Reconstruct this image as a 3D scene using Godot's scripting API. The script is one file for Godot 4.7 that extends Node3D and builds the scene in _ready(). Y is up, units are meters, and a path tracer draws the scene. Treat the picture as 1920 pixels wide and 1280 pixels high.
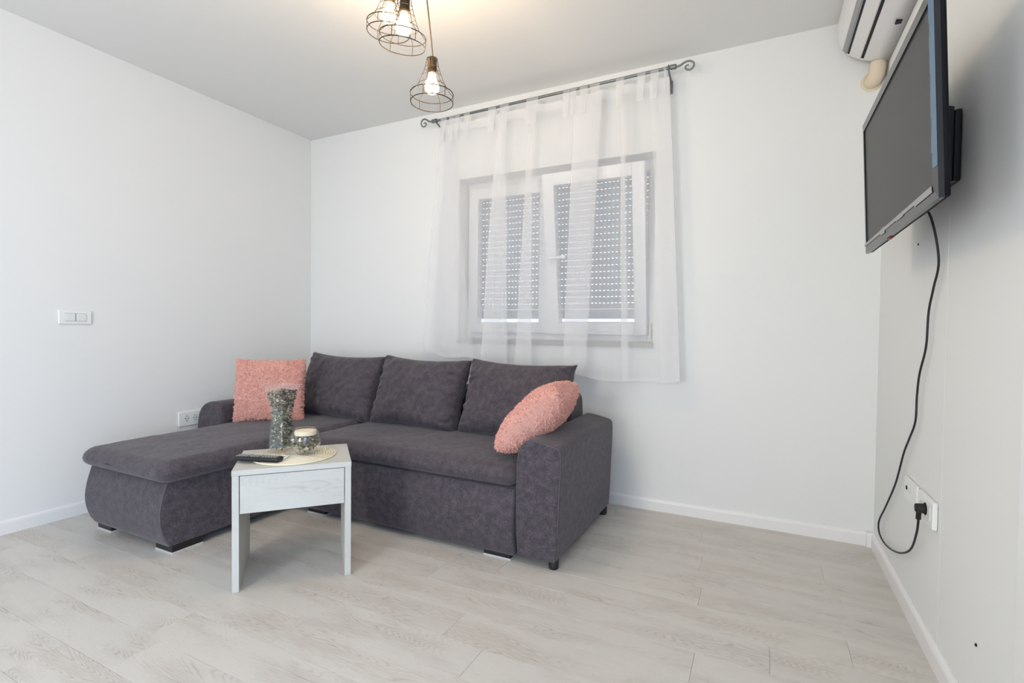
extends Node3D
# A white living room corner: dark corner sofa, small bedside-style table, sheer curtain, wall television.
# Metres, y up. The camera stands at x = 0, z = 0; the back wall is at negative z.

const WL := -3.38      # inner face of the left wall (x)
const WR := 0.511      # inner face of the right wall (x)
const WB := -3.006     # inner face of the back wall (z)
const WF := 2.30       # inner face of the wall behind the camera (z)
const CH := 2.60       # ceiling height

var M := {}
var rng := RandomNumberGenerator.new()


# ------------------------------------------------------------------ mesh builder
class MB:
	var st := SurfaceTool.new()
	var count := 0

	func _init() -> void:
		st.begin(Mesh.PRIMITIVE_TRIANGLES)

	func v(p: Vector3, n: Vector3, uv := Vector2.ZERO, col := Color.WHITE) -> void:
		st.set_normal(n)
		st.set_uv(uv)
		st.set_color(col)
		st.add_vertex(p)

	# a, b, c run counter-clockwise seen from outside
	func tri(a: Vector3, b: Vector3, c: Vector3, na: Vector3, nb: Vector3, nc: Vector3, ua := Vector2.ZERO, ub := Vector2.ZERO, uc := Vector2.ZERO, col := Color.WHITE) -> void:
		v(a, na, ua, col)
		v(c, nc, uc, col)
		v(b, nb, ub, col)
		count += 1

	func flat(a: Vector3, b: Vector3, c: Vector3, col := Color.WHITE) -> void:
		var n := (b - a).cross(c - a).normalized()
		tri(a, b, c, n, n, n, Vector2.ZERO, Vector2.ZERO, Vector2.ZERO, col)

	func quad(a: Vector3, b: Vector3, c: Vector3, d: Vector3) -> void:
		flat(a, b, c)
		flat(a, c, d)

	func box(c: Vector3, s: Vector3) -> void:
		rbox(c, s, 0.0)

	func lohi(lo: Vector3, hi: Vector3, r := 0.0, n := 2) -> void:
		rbox((lo + hi) / 2.0, hi - lo, r, n)

	# box with rounded edges; grain: axis along which u runs (metres), uvs: scale of uv, uvo: offset
	func rbox(c: Vector3, s: Vector3, r := 0.0, n := 2, grain := -1, uvs := Vector2.ONE, uvo := Vector2.ZERO, basis := Basis()) -> void:
		var h := s / 2.0
		r = minf(r, minf(h.x, minf(h.y, h.z)) * 0.98)
		for ax in 3:
			var a1 := (ax + 1) % 3
			var a2 := (ax + 2) % 3
			var l1 := _steps(h[a1], r, n)
			var l2 := _steps(h[a2], r, n)
			for sg in [-1.0, 1.0]:
				for i in l1.size() - 1:
					for j in l2.size() - 1:
						var ps := []
						for q in [[i, j], [i + 1, j], [i + 1, j + 1], [i, j + 1]]:
							var p := Vector3.ZERO
							p[ax] = h[ax] * sg
							p[a1] = l1[q[0]]
							p[a2] = l2[q[1]]
							var nn := Vector3.ZERO
							nn[ax] = sg
							if r > 0.0:
								var inner := p.clamp(-(h - Vector3.ONE * r), h - Vector3.ONE * r)
								nn = (p - inner).normalized()
								p = inner + nn * r
							var uv := Vector2.ZERO
							if grain >= 0:
								var other := 3 - grain - ax if ax != grain else a1
								var along := grain if ax != grain else a2
								uv = Vector2(p[along] * uvs.x, p[other] * uvs.y) + uvo
							ps.append([basis * p + c, basis * nn, uv])
						if sg < 0.0:
							ps.reverse()
						for t in [[0, 1, 2], [0, 2, 3]]:
							var A = ps[t[0]]
							var B = ps[t[1]]
							var C = ps[t[2]]
							tri(A[0], B[0], C[0], A[1], B[1], C[1], A[2], B[2], C[2])

	func _steps(h: float, r: float, n: int) -> Array:
		if r <= 0.0:
			return [-h, h]
		var out := []
		for k in range(n, -1, -1):
			out.append(-(h - r) - r * tan(PI / 4.0 * k / n))
		for k in range(0, n + 1):
			out.append(h - r + r * tan(PI / 4.0 * k / n))
		return out

	# rows of points (Array of PackedVector3Array); normals from the grid. Outside: columns x rows
	func grid(rows: Array, wrap := false, flip := false, uvs := Vector2.ZERO, col := Color.WHITE) -> void:
		var nr := rows.size()
		var nc: int = rows[0].size()
		var normals := []
		for i in nr:
			var ln := PackedVector3Array()
			for j in nc:
				var jm := (j - 1 + nc) % nc if wrap else maxi(j - 1, 0)
				var jp := (j + 1) % nc if wrap else mini(j + 1, nc - 1)
				var im := maxi(i - 1, 0)
				var ip := mini(i + 1, nr - 1)
				var du: Vector3 = rows[i][jp] - rows[i][jm]
				var dv: Vector3 = rows[ip][j] - rows[im][j]
				if du.length() < 1e-7:
					var k := i + 1 if i == 0 else i - 1
					du = rows[k][jp] - rows[k][jm]
				var n := du.cross(dv)
				if n.length() < 1e-12:
					n = Vector3.UP
				n = n.normalized()
				ln.append(-n if flip else n)
			normals.append(ln)
		var last := nc if wrap else nc - 1
		for i in nr - 1:
			for j in last:
				var k := (j + 1) % nc
				var p := [rows[i][j], rows[i][k], rows[i + 1][k], rows[i + 1][j]]
				var n := [normals[i][j], normals[i][k], normals[i + 1][k], normals[i + 1][j]]
				var u := [Vector2(j, i) * uvs, Vector2(j + 1, i) * uvs, Vector2(j + 1, i + 1) * uvs, Vector2(j, i + 1) * uvs]
				for t in ([[0, 2, 1], [0, 3, 2]] if flip else [[0, 1, 2], [0, 2, 3]]):
					if p[t[0]].is_equal_approx(p[t[1]]) or p[t[1]].is_equal_approx(p[t[2]]) or p[t[0]].is_equal_approx(p[t[2]]):
						continue
					tri(p[t[0]], p[t[1]], p[t[2]], n[t[0]], n[t[1]], n[t[2]], u[t[0]], u[t[1]], u[t[2]], col)

	# profile: [Vector2(radius, y)] from bottom to top, spun round the y axis
	func lathe(profile: Array, seg := 24, at := Vector3.ZERO, basis := Basis()) -> void:
		var rows := []
		for q in profile:
			var ln := PackedVector3Array()
			for k in seg:
				var a := -TAU * k / seg
				ln.append(at + basis * Vector3(cos(a) * q.x, q.y, sin(a) * q.x))
			rows.append(ln)
		grid(rows, true)

	func tube(path: Array, radius, seg := 8, closed := false) -> void:
		var n := path.size()
		var rows := []
		var up := Vector3.UP
		for i in n:
			var a: Vector3 = path[(i - 1 + n) % n] if closed else path[maxi(i - 1, 0)]
			var b: Vector3 = path[(i + 1) % n] if closed else path[mini(i + 1, n - 1)]
			var d := (b - a).normalized()
			if i == 0:
				up = Vector3.UP if absf(d.y) < 0.9 else Vector3.RIGHT
			up = (up - d * up.dot(d)).normalized()
			var side := d.cross(up)
			var rr: float = radius[i] if radius is Array else radius
			var ln := PackedVector3Array()
			for k in seg:
				var t := TAU * k / seg
				ln.append(path[i] + (side * cos(t) + up * sin(t)) * rr)
			rows.append(ln)
		if closed:
			rows.append(rows[0])
		else:
			var c0 := PackedVector3Array()
			var c1 := PackedVector3Array()
			for k in seg:
				c0.append(path[0])
				c1.append(path[n - 1])
			rows.push_front(c0)
			rows.append(c1)
		grid(rows, true, true)

	# closed outline (Vector2, counter-clockwise seen from the +end) swept from a to b with rounded ends
	# place(q: Vector2, t: float) -> Vector3 sets a point of the outline at distance t along the sweep
	func sweep(outline: Array, t0: float, t1: float, r: float, place: Callable, flip := false, mid := 1) -> void:
		var c := Vector2.ZERO
		for q in outline:
			c += q
		c /= outline.size()
		var st_ := [[t0, 9.9], [t0, r + 0.012], [t0, r]]
		for k in range(1, 5):
			var a := PI / 2.0 * k / 4.0
			st_.append([t0 + r * (1.0 - cos(a)), r * (1.0 - sin(a))])
		for k in range(1, mid):
			st_.append([lerpf(t0 + r, t1 - r, float(k) / mid), 0.0])
		for k in range(4, 0, -1):
			var a := PI / 2.0 * k / 4.0
			st_.append([t1 - r * (1.0 - cos(a)), r * (1.0 - sin(a))])
		st_.append_array([[t1, r], [t1, r + 0.012], [t1, 9.9]])
		var rows := []
		for s in st_:
			var ln := PackedVector3Array()
			for q in outline:
				var d: Vector2 = c - q
				var m := minf(s[1], d.length())
				ln.append(place.call(q + d.normalized() * m, s[0]))
			rows.append(ln)
		grid(rows, true, flip)

	func mesh() -> ArrayMesh:
		return st.commit()


# ------------------------------------------------------------------ scene helpers
var used := {}

func numbered(n: String) -> String:
	if not used.has(n):
		used[n] = 0
		return n
	used[n] += 1
	return "%s_%03d" % [n, used[n]]

func tag(o: Node, label: String, category: String, group := "") -> void:
	o.set_meta("label", label)
	o.set_meta("category", category)
	if group:
		o.set_meta("group", group)

func thing(called: String, label: String, category: String, at := Vector3.ZERO, group := "") -> Node3D:
	var o := Node3D.new()
	o.name = numbered(called)
	add_child(o)
	o.position = at
	tag(o, label, category, group)
	return o

func structure(called: String, label := "", at := Vector3.ZERO) -> Node3D:
	var o := Node3D.new()
	o.name = called
	add_child(o)
	o.position = at
	o.set_meta("kind", "structure")
	if label:
		o.set_meta("label", label)
	return o

# mesh given in the parent's own axes
func part(called: String, mb, m: Material, parent: Node, label := "") -> MeshInstance3D:
	var o := MeshInstance3D.new()
	o.name = called
	o.mesh = mb.mesh() if mb is MB else mb
	o.material_override = null
	for i in o.mesh.get_surface_count():
		o.mesh.surface_set_material(i, m)
	parent.add_child(o, true)
	if label:
		o.set_meta("label", label)
	return o

# mesh given in world coordinates, under a parent that is only moved
func wpart(called: String, mb, m: Material, parent: Node3D, label := "") -> MeshInstance3D:
	var o := part(called, mb, m, parent, label)
	var off := parent.position
	if parent.get_parent() is Node3D and parent.get_parent() != self:
		off += parent.get_parent().position
	o.position = -off
	return o

func single(called: String, mb, m: Material, label: String, category: String, group := "") -> MeshInstance3D:
	var o := part(numbered(called), mb, m, self)
	tag(o, label, category, group)
	return o

func mat(color: Color, rough := 0.6, metal := 0.0) -> StandardMaterial3D:
	var m := StandardMaterial3D.new()
	m.albedo_color = color
	m.roughness = rough
	m.metallic = metal
	return m

func c8(r: int, g: int, b: int) -> Color:
	return Color8(r, g, b)


# ------------------------------------------------------------------ textures
func fnoise(seed_: int, freq: float, oct := 4, type := FastNoiseLite.TYPE_SIMPLEX_SMOOTH) -> FastNoiseLite:
	var n := FastNoiseLite.new()
	n.seed = seed_
	n.noise_type = type
	n.frequency = freq
	n.fractal_octaves = oct
	return n

# limed oak: u along the grain (2.6 m), v across (0.61 m = four boards)
func wood_texture(w: int, h: int, seed_: int, base: Color, dark: Color, strength: float, warm: Color) -> ImageTexture:
	var n1 := fnoise(seed_, 1.0, 2)
	var n2 := fnoise(seed_ + 1, 1.0, 3)
	var n3 := fnoise(seed_ + 2, 1.0, 2)
	var data := PackedByteArray()
	data.resize(w * h * 3)
	for j in h:
		var y := float(j) / h * 0.61
		var lane := int(y / 0.1525)
		var shift := lane * 3.7
		var tone := [0.0, 0.03, -0.01, 0.015][lane % 4] as float
		for i in w:
			var x := float(i) / w * 2.6
			var f := n1.get_noise_2d(x * 0.9 + shift, y * 9.0 + shift * 2.0)
			var ring := absf(fposmod(f * 13.0 + y * 70.0, 1.0) - 0.5) * 2.0
			var ln := pow(ring, 4.0)
			var patch := clampf(n2.get_noise_2d(x * 1.6 - shift, y * 6.0) * 1.6 + 0.35, 0.0, 1.0)
			var streak := n3.get_noise_2d(x * 9.0, y * 420.0 + shift)
			var pore := n2.get_noise_2d(x * 30.0 + 50.0, y * 700.0)
			var k := strength * (ln * 0.62 * (0.12 + patch) + clampf(streak, 0.0, 1.0) * 0.55 * (0.35 + patch) + clampf(pore - 0.25, 0.0, 1.0) * 0.7) + tone * strength
			k = clampf(k, 0.0, 1.0)
			var c := base.lerp(warm, patch * 0.5).lerp(dark, k)
			var q := (j * w + i) * 3
			data[q] = int(clampf(c.r, 0, 1) * 255.0)
			data[q + 1] = int(clampf(c.g, 0, 1) * 255.0)
			data[q + 2] = int(clampf(c.b, 0, 1) * 255.0)
	return ImageTexture.create_from_image(Image.create_from_data(w, h, false, Image.FORMAT_RGB8, data))

# brushed suede: mottled, with short light fibres
func suede_texture(size: int, seed_: int, dark: Color, light: Color) -> ImageTexture:
	var a := fnoise(seed_, 0.012, 4).get_seamless_image(size, size)
	var b := fnoise(seed_ + 1, 0.045, 3).get_seamless_image(size, size)
	var c := fnoise(seed_ + 2, 0.22, 2).get_seamless_image(size, size)
	var da := a.get_data()
	var db := b.get_data()
	var dc := c.get_data()
	var data := PackedByteArray()
	data.resize(size * size * 3)
	for q in size * size:
		var k := 0.25 * da[q] / 255.0 + 0.25 * db[q] / 255.0 + 0.50 * dc[q] / 255.0
		k = clampf((k - 0.5) * 2.3 + 0.46, 0.0, 1.0)
		var col := dark.lerp(light, k)
		data[q * 3] = int(col.r * 255.0)
		data[q * 3 + 1] = int(col.g * 255.0)
		data[q * 3 + 2] = int(col.b * 255.0)
	return ImageTexture.create_from_image(Image.create_from_data(size, size, false, Image.FORMAT_RGB8, data))

func noise_tex(size: int, seed_: int, freq: float, oct: int, ramp: Array = []) -> ImageTexture:
	var im := fnoise(seed_, freq, oct).get_seamless_image(size, size)
	if ramp.size() == 2:
		var d := im.get_data()
		var data := PackedByteArray()
		data.resize(size * size * 3)
		for q in size * size:
			var col: Color = ramp[0].lerp(ramp[1], d[q] / 255.0)
			data[q * 3] = int(col.r * 255.0)
			data[q * 3 + 1] = int(col.g * 255.0)
			data[q * 3 + 2] = int(col.b * 255.0)
		im = Image.create_from_data(size, size, false, Image.FORMAT_RGB8, data)
	return ImageTexture.create_from_image(im)

func triplanar(m: StandardMaterial3D, scale: float) -> StandardMaterial3D:
	m.uv1_triplanar = true
	m.uv1_scale = Vector3.ONE * scale
	return m

func materials() -> void:
	var bump := noise_tex(512, 5, 0.05, 3)
	M.wall = triplanar(mat(c8(233, 235, 234), 0.85), 2.3)
	M.wall.uv1_world_triplanar = true
	M.wall.heightmap_enabled = true
	M.wall.heightmap_texture = bump
	M.wall.heightmap_scale = 0.012
	M.ceiling = mat(c8(233, 234, 232), 0.9)
	M.trim = mat(c8(238, 238, 238), 0.35)
	M.pvc = mat(c8(238, 240, 242), 0.3)
	M.base = mat(c8(120, 112, 104), 0.9)
	var floor_tex := wood_texture(2048, 1024, 11, c8(214, 211, 205), c8(150, 142, 134), 0.62, c8(208, 202, 195))
	M.floor = []
	for k in 3:
		var f := mat([Color(1, 1, 1), Color(0.99, 0.988, 0.986), Color(0.995, 0.992, 0.988)][k], 0.42)
		f.albedo_texture = floor_tex
		M.floor.append(f)
	var table_tex := wood_texture(1024, 512, 31, c8(203, 204, 199), c8(130, 125, 119), 0.24, c8(199, 199, 193))
	M.table = mat(Color.WHITE, 0.5)
	M.table.albedo_texture = table_tex
	M.sofa = triplanar(mat(Color.WHITE, 0.82), 1.7)
	M.sofa.albedo_texture = suede_texture(1024, 3, c8(44, 40, 46), c8(104, 95, 104))
	M.sofa.heightmap_enabled = true
	M.sofa.heightmap_texture = noise_tex(512, 8, 0.09, 3)
	M.sofa.heightmap_scale = 0.10
	M.sofa.rim_enabled = true
	M.sofa.rim = 0.35
	M.sofa.rim_tint = 0.6
	M.piping = mat(c8(92, 86, 94), 0.8)
	M.black = mat(c8(24, 24, 26), 0.35)
	M.rubber = mat(c8(22, 22, 24), 0.6)
	M.chrome = mat(c8(224, 224, 226), 0.25, 0.55)
	M.pink = triplanar(mat(Color.WHITE, 0.95), 6.0)
	M.pink.albedo_texture = noise_tex(512, 21, 0.06, 4, [c8(216, 150, 137), c8(246, 200, 188)])
	M.pink.heightmap_enabled = true
	M.pink.heightmap_texture = noise_tex(512, 22, 0.12, 3)
	M.pink.heightmap_scale = 0.35
	M.pink.rim_enabled = true
	M.pink.rim = 0.5
	M.tuft = mat(c8(242, 190, 176), 0.95)
	M.tuft_dark = mat(c8(222, 158, 145), 0.95)
	M.iron = mat(c8(128, 134, 134), 0.45, 0.75)
	M.wire = mat(c8(40, 33, 28), 0.5, 0.2)
	M.brass = mat(c8(72, 58, 40), 0.4, 0.6)
	M.cord = mat(c8(74, 64, 48), 0.7)
	M.sheer = mat(Color(0.96, 0.965, 0.975, 0.41), 0.9)
	M.sheer.transparency = BaseMaterial3D.TRANSPARENCY_ALPHA
	M.sheer.cull_mode = BaseMaterial3D.CULL_DISABLED
	M.sheer.backlight_enabled = true
	M.sheer.backlight = Color(0.8, 0.8, 0.8)
	M.glass = mat(Color(0.95, 0.98, 0.98, 0.02), 0.02)
	M.glass.transparency = BaseMaterial3D.TRANSPARENCY_ALPHA
	M.vase = mat(Color(0.90, 0.96, 0.95, 0.015), 0.02)
	M.vase.transparency = BaseMaterial3D.TRANSPARENCY_ALPHA
	M.vase.metallic_specular = 0.5
	M.chips = mat(Color.WHITE, 0.75)
	M.chips.vertex_color_use_as_albedo = true
	M.slat = mat(c8(160, 168, 177), 0.5)
	M.granite = triplanar(mat(Color.WHITE, 0.3), 7.0)
	M.granite.albedo_texture = noise_tex(256, 41, 0.25, 2, [c8(70, 68, 66), c8(215, 212, 208)])
	M.tvblack = mat(c8(26, 30, 36), 0.22)
	M.tvback = mat(c8(30, 32, 36), 0.7)
	M.tvback.metallic_specular = 0.2
	M.screen = mat(c8(40, 38, 38), 0.42)
	M.film = mat(c8(150, 150, 150), 0.3)
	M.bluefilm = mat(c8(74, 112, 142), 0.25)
	M.ac = mat(c8(232, 232, 233), 0.35)
	M.acgrey = mat(c8(150, 154, 158), 0.4)
	M.dark = mat(c8(14, 14, 15), 0.7)
	M.cream = mat(c8(226, 212, 188), 0.6)
	M.plastic = mat(c8(238, 240, 238), 0.35)
	M.rocker = mat(c8(228, 232, 230), 0.3)
	M.cable = mat(c8(28, 24, 32), 0.5)
	M.straw = mat(c8(240, 234, 210), 0.85)
	M.candle = mat(c8(240, 226, 196), 0.6)
	M.paper = mat(c8(240, 240, 240), 0.8)
	M.print = mat(c8(150, 150, 152), 0.8)
	M.button = mat(c8(176, 178, 180), 0.6)
	M.red = mat(c8(150, 60, 50), 0.4)


# ------------------------------------------------------------------ structure
func room() -> void:
	# floor: limed laminate boards laid along the back wall
	var fl := structure("floor", "pale limed oak laminate floor")
	var sub := MB.new()
	sub.lohi(Vector3(WL - 0.25, -0.15, WB - 0.3), Vector3(WR + 0.25, -0.012, WF + 0.25))
	part("subfloor", sub, M.base, fl)
	var pitch := 0.1525
	var seen := {0: -0.178, 1: 0.041, 2: 0.277, 3: -0.203, 4: -0.72, 5: -0.23, 6: 0.255, 7: -0.26, 8: -0.75}
	rng.seed = 77
	for row in range(-26, 10):
		var z1 := -1.57 - pitch * row
		var z0 := maxf(z1 - pitch, WB)
		z1 = minf(z1, WF)
		if z1 - z0 < 0.01:
			continue
		var joint: float = seen[row] if seen.has(row) else rng.randf_range(-1.0, 0.28)
		var x1 := joint
		while x1 < WR:
			x1 += 1.29
		while x1 > WL:
			var a := maxf(x1 - 1.29, WL)
			var b := minf(x1, WR)
			if b - a > 0.004:
				plank(fl, a, b, z0, z1)
			x1 -= 1.29
	# ceiling
	var mb := MB.new()
	mb.lohi(Vector3(WL - 0.25, CH, WB - 0.3), Vector3(WR + 0.25, CH + 0.15, WF + 0.25))
	part("slab", mb, M.ceiling, structure("ceiling", "plain white ceiling"))
	# left wall
	mb = MB.new()
	mb.lohi(Vector3(WL - 0.25, 0, WB - 0.3), Vector3(WL, CH, WF + 0.25))
	part("plaster", mb, M.wall, structure("wall_left", "white wall beside the chaise"))
	# back wall with the window opening
	mb = MB.new()
	var bz := WB - 0.3
	mb.lohi(Vector3(WL, 0, bz), Vector3(-1.925, CH, WB))
	mb.lohi(Vector3(-0.575, 0, bz), Vector3(WR, CH, WB))
	mb.lohi(Vector3(-1.925, 2.10, bz), Vector3(-0.575, CH, WB))
	mb.lohi(Vector3(-1.925, 0, bz), Vector3(-0.575, 0.955, WB))
	var wb := structure("wall_back", "white wall with the curtained window")
	part("plaster", mb, M.wall, wb)
	mb = MB.new()
	mb.tube([Vector3(-0.572, 2.335, WB), Vector3(-0.572, 2.335, WB + 0.012), Vector3(-0.572, 2.318, WB + 0.014)], 0.003, 8)
	part("hook", mb, M.iron, wb)
	# right wall: an inner door just outside the picture, a balcony door behind the camera
	mb = MB.new()
	var d0 := -1.445
	var d1 := -0.56
	var e0 := 0.15
	var e1 := 2.05
	mb.lohi(Vector3(WR, 0, WB - 0.3), Vector3(WR + 0.25, CH, d0))
	mb.lohi(Vector3(WR, 0, d1), Vector3(WR + 0.25, CH, e0))
	mb.lohi(Vector3(WR, 0, e1), Vector3(WR + 0.25, CH, WF + 0.25))
	mb.lohi(Vector3(WR, 2.1, d0), Vector3(WR + 0.25, CH, d1))
	mb.lohi(Vector3(WR, 2.2, e0), Vector3(WR + 0.25, CH, e1))
	var wr := structure("wall_right", "white wall that carries the television")
	part("plaster", mb, M.wall, wr)
	mb = MB.new()
	mb.lohi(Vector3(WR - 0.0008, 0.07, WB), Vector3(WR, 2.33, -2.0), 0.0006, 1)
	part("plaster_panel", mb, M.wall, wr)
	for q in [Vector3(WR, 1.382, -2.341), Vector3(WR, 0.247, -1.687)]:
		mb = MB.new()
		mb.lathe([Vector2(0, 0), Vector2(0.0042, 0), Vector2(0.0042, 0.002), Vector2(0.003, 0.0034), Vector2(0, 0.0034)], 10, q, Basis(Vector3.BACK, PI / 2))
		part("screw", mb, M.dark, wr)
	# wall behind the camera with an opening for an added window, standing in for a flash
	mb = MB.new()
	mb.lohi(Vector3(WL, 0, WF), Vector3(-1.75, CH, WF + 0.25))
	mb.lohi(Vector3(-0.85, 0, WF), Vector3(WR, CH, WF + 0.25))
	mb.lohi(Vector3(-1.75, 2.15, WF), Vector3(-0.85, CH, WF + 0.25))
	mb.lohi(Vector3(-1.75, 0, WF), Vector3(-0.85, 0.25, WF + 0.25))
	part("plaster", mb, M.wall, structure("wall_front", "white wall behind the camera"))
	var wf := structure("window_2", "added tall window behind the camera in place of a flash")
	mb = MB.new()
	frame_bars(mb, -1.75, -0.85, 0.25, 2.15, WF + 0.12, WF + 0.18, 0.06)
	mb.lohi(Vector3(-1.33, 0.25, WF + 0.12), Vector3(-1.27, 2.15, WF + 0.18), 0.004, 1)
	part("frame", mb, M.pvc, wf)
	var dr := structure("door_1", "white inner door at the end of the television wall")
	mb = MB.new()
	mb.lohi(Vector3(WR - 0.012, 0, d0 - 0.002), Vector3(WR + 0.06, 2.102, d0 + 0.075), 0.004, 2)
	mb.lohi(Vector3(WR - 0.012, 0, d1 - 0.075), Vector3(WR + 0.06, 2.102, d1 + 0.002), 0.004, 2)
	mb.lohi(Vector3(WR - 0.012, 2.03, d0 + 0.075), Vector3(WR + 0.06, 2.102, d1 - 0.075), 0.004, 2)
	part("frame", mb, M.pvc, dr)
	mb = MB.new()
	mb.lohi(Vector3(WR + 0.02, 0.006, d0 + 0.077), Vector3(WR + 0.06, 2.028, d1 - 0.077), 0.003, 2)
	part("leaf", mb, M.pvc, dr)
	var bd := structure("door_2", "white balcony door frame behind the camera")
	mb = MB.new()
	mb.lohi(Vector3(WR + 0.10, 0, e0), Vector3(WR + 0.17, 2.2, e0 + 0.06), 0.004, 1)
	mb.lohi(Vector3(WR + 0.10, 0, e1 - 0.06), Vector3(WR + 0.17, 2.2, e1), 0.004, 1)
	mb.lohi(Vector3(WR + 0.10, 2.14, e0 + 0.06), Vector3(WR + 0.17, 2.2, e1 - 0.06), 0.004, 1)
	mb.lohi(Vector3(WR + 0.10, 0, e0 + 0.06), Vector3(WR + 0.17, 0.06, e1 - 0.06), 0.004, 1)
	part("frame", mb, M.pvc, bd)
	# skirting
	skirting("baseboard_back", Vector3(WL, 0, WB), Vector3(WR, 0, WB), Vector3(0, 0, 1))
	skirting("baseboard_left", Vector3(WL, 0, WF), Vector3(WL, 0, WB), Vector3(1, 0, 0))
	var br := skirting("baseboard_right", Vector3(WR, 0, WB), Vector3(WR, 0, d0), Vector3(-1, 0, 0))
	mb = MB.new()
	mb.lohi(Vector3(WR - 0.034, 0, WB), Vector3(WR, 0.073, WB + 0.034), 0.002, 1)
	part("corner_block", mb, M.trim, br)

func frame_bars(mb: MB, x0: float, x1: float, y0: float, y1: float, z0: float, z1: float, w: float) -> void:
	mb.lohi(Vector3(x0, y0, z0), Vector3(x0 + w, y1, z1), 0.005, 2)
	mb.lohi(Vector3(x1 - w, y0, z0), Vector3(x1, y1, z1), 0.005, 2)
	mb.lohi(Vector3(x0 + w, y0, z0), Vector3(x1 - w, y0 + w, z1), 0.005, 2)
	mb.lohi(Vector3(x0 + w, y1 - w, z0), Vector3(x1 - w, y1, z1), 0.005, 2)

func plank(fl: Node3D, x0: float, x1: float, z0: float, z1: float) -> void:
	var mb := MB.new()
	var g := 0.0003
	var b := 0.0007
	var y := 0.0
	var lo := -0.012
	var lane := rng.randi_range(0, 3)
	var u0 := rng.randf_range(0.0, 0.5)
	var swap := rng.randf() < 0.5
	var pts := [Vector3(x0 + g + b, y, z0 + g + b), Vector3(x1 - g - b, y, z0 + g + b), Vector3(x1 - g - b, y, z1 - g - b), Vector3(x0 + g + b, y, z1 - g - b)]
	var low := [Vector3(x0 + g, y - b, z0 + g), Vector3(x1 - g, y - b, z0 + g), Vector3(x1 - g, y - b, z1 - g), Vector3(x0 + g, y - b, z1 - g)]
	var bot := [Vector3(x0 + g, lo, z0 + g), Vector3(x1 - g, lo, z0 + g), Vector3(x1 - g, lo, z1 - g), Vector3(x0 + g, lo, z1 - g)]
	var uv := func(p: Vector3) -> Vector2:
		var t := (p.z - z0) / 0.1525
		if swap:
			t = 1.0 - t
		return Vector2(u0 + (p.x - x0) / 2.6, (lane + clampf(t, 0.01, 0.99)) / 4.0)
	var faces := [[pts[3], pts[2], pts[1], pts[0]]]
	for k in 4:
		var k2 := (k + 1) % 4
		faces.append([low[k], pts[k], pts[k2], low[k2]])
		faces.append([bot[k], low[k], low[k2], bot[k2]])
	for f in faces:
		var n: Vector3 = (f[1] - f[0]).cross(f[2] - f[0]).normalized()
		mb.tri(f[0], f[1], f[2], n, n, n, uv.call(f[0]), uv.call(f[1]), uv.call(f[2]))
		mb.tri(f[0], f[2], f[3], n, n, n, uv.call(f[0]), uv.call(f[2]), uv.call(f[3]))
	part("plank", mb, M.floor[rng.randi_range(0, 2)], fl)

func skirting(called: String, a: Vector3, b: Vector3, n: Vector3) -> Node3D:
	var o := structure(called, "white skirting board")
	var d := (b - a).normalized()
	var prof := [Vector2(0, 0), Vector2(0.015, 0), Vector2(0.015, 0.052), Vector2(0.0135, 0.060), Vector2(0.009, 0.0675), Vector2(0.004, 0.070), Vector2(0, 0.070)]
	var mb := MB.new()
	for k in prof.size() - 1:
		var p: Vector2 = prof[k]
		var q: Vector2 = prof[k + 1]
		var p0 := a + n * p.x + Vector3.UP * p.y
		var q0 := a + n * q.x + Vector3.UP * q.y
		var nn := Vector3(0, 0, 0) + n * (q.y - p.y) + Vector3.UP * (p.x - q.x)
		if nn.length() < 1e-6:
			continue
		nn = nn.normalized()
		var l := b - a
		if (q0 - p0).cross(l).dot(nn) > 0.0:
			mb.quad(p0, q0, q0 + l, p0 + l)
		else:
			mb.quad(p0, p0 + l, q0 + l, q0)
	part("board", mb, M.trim, o)
	return o


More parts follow.
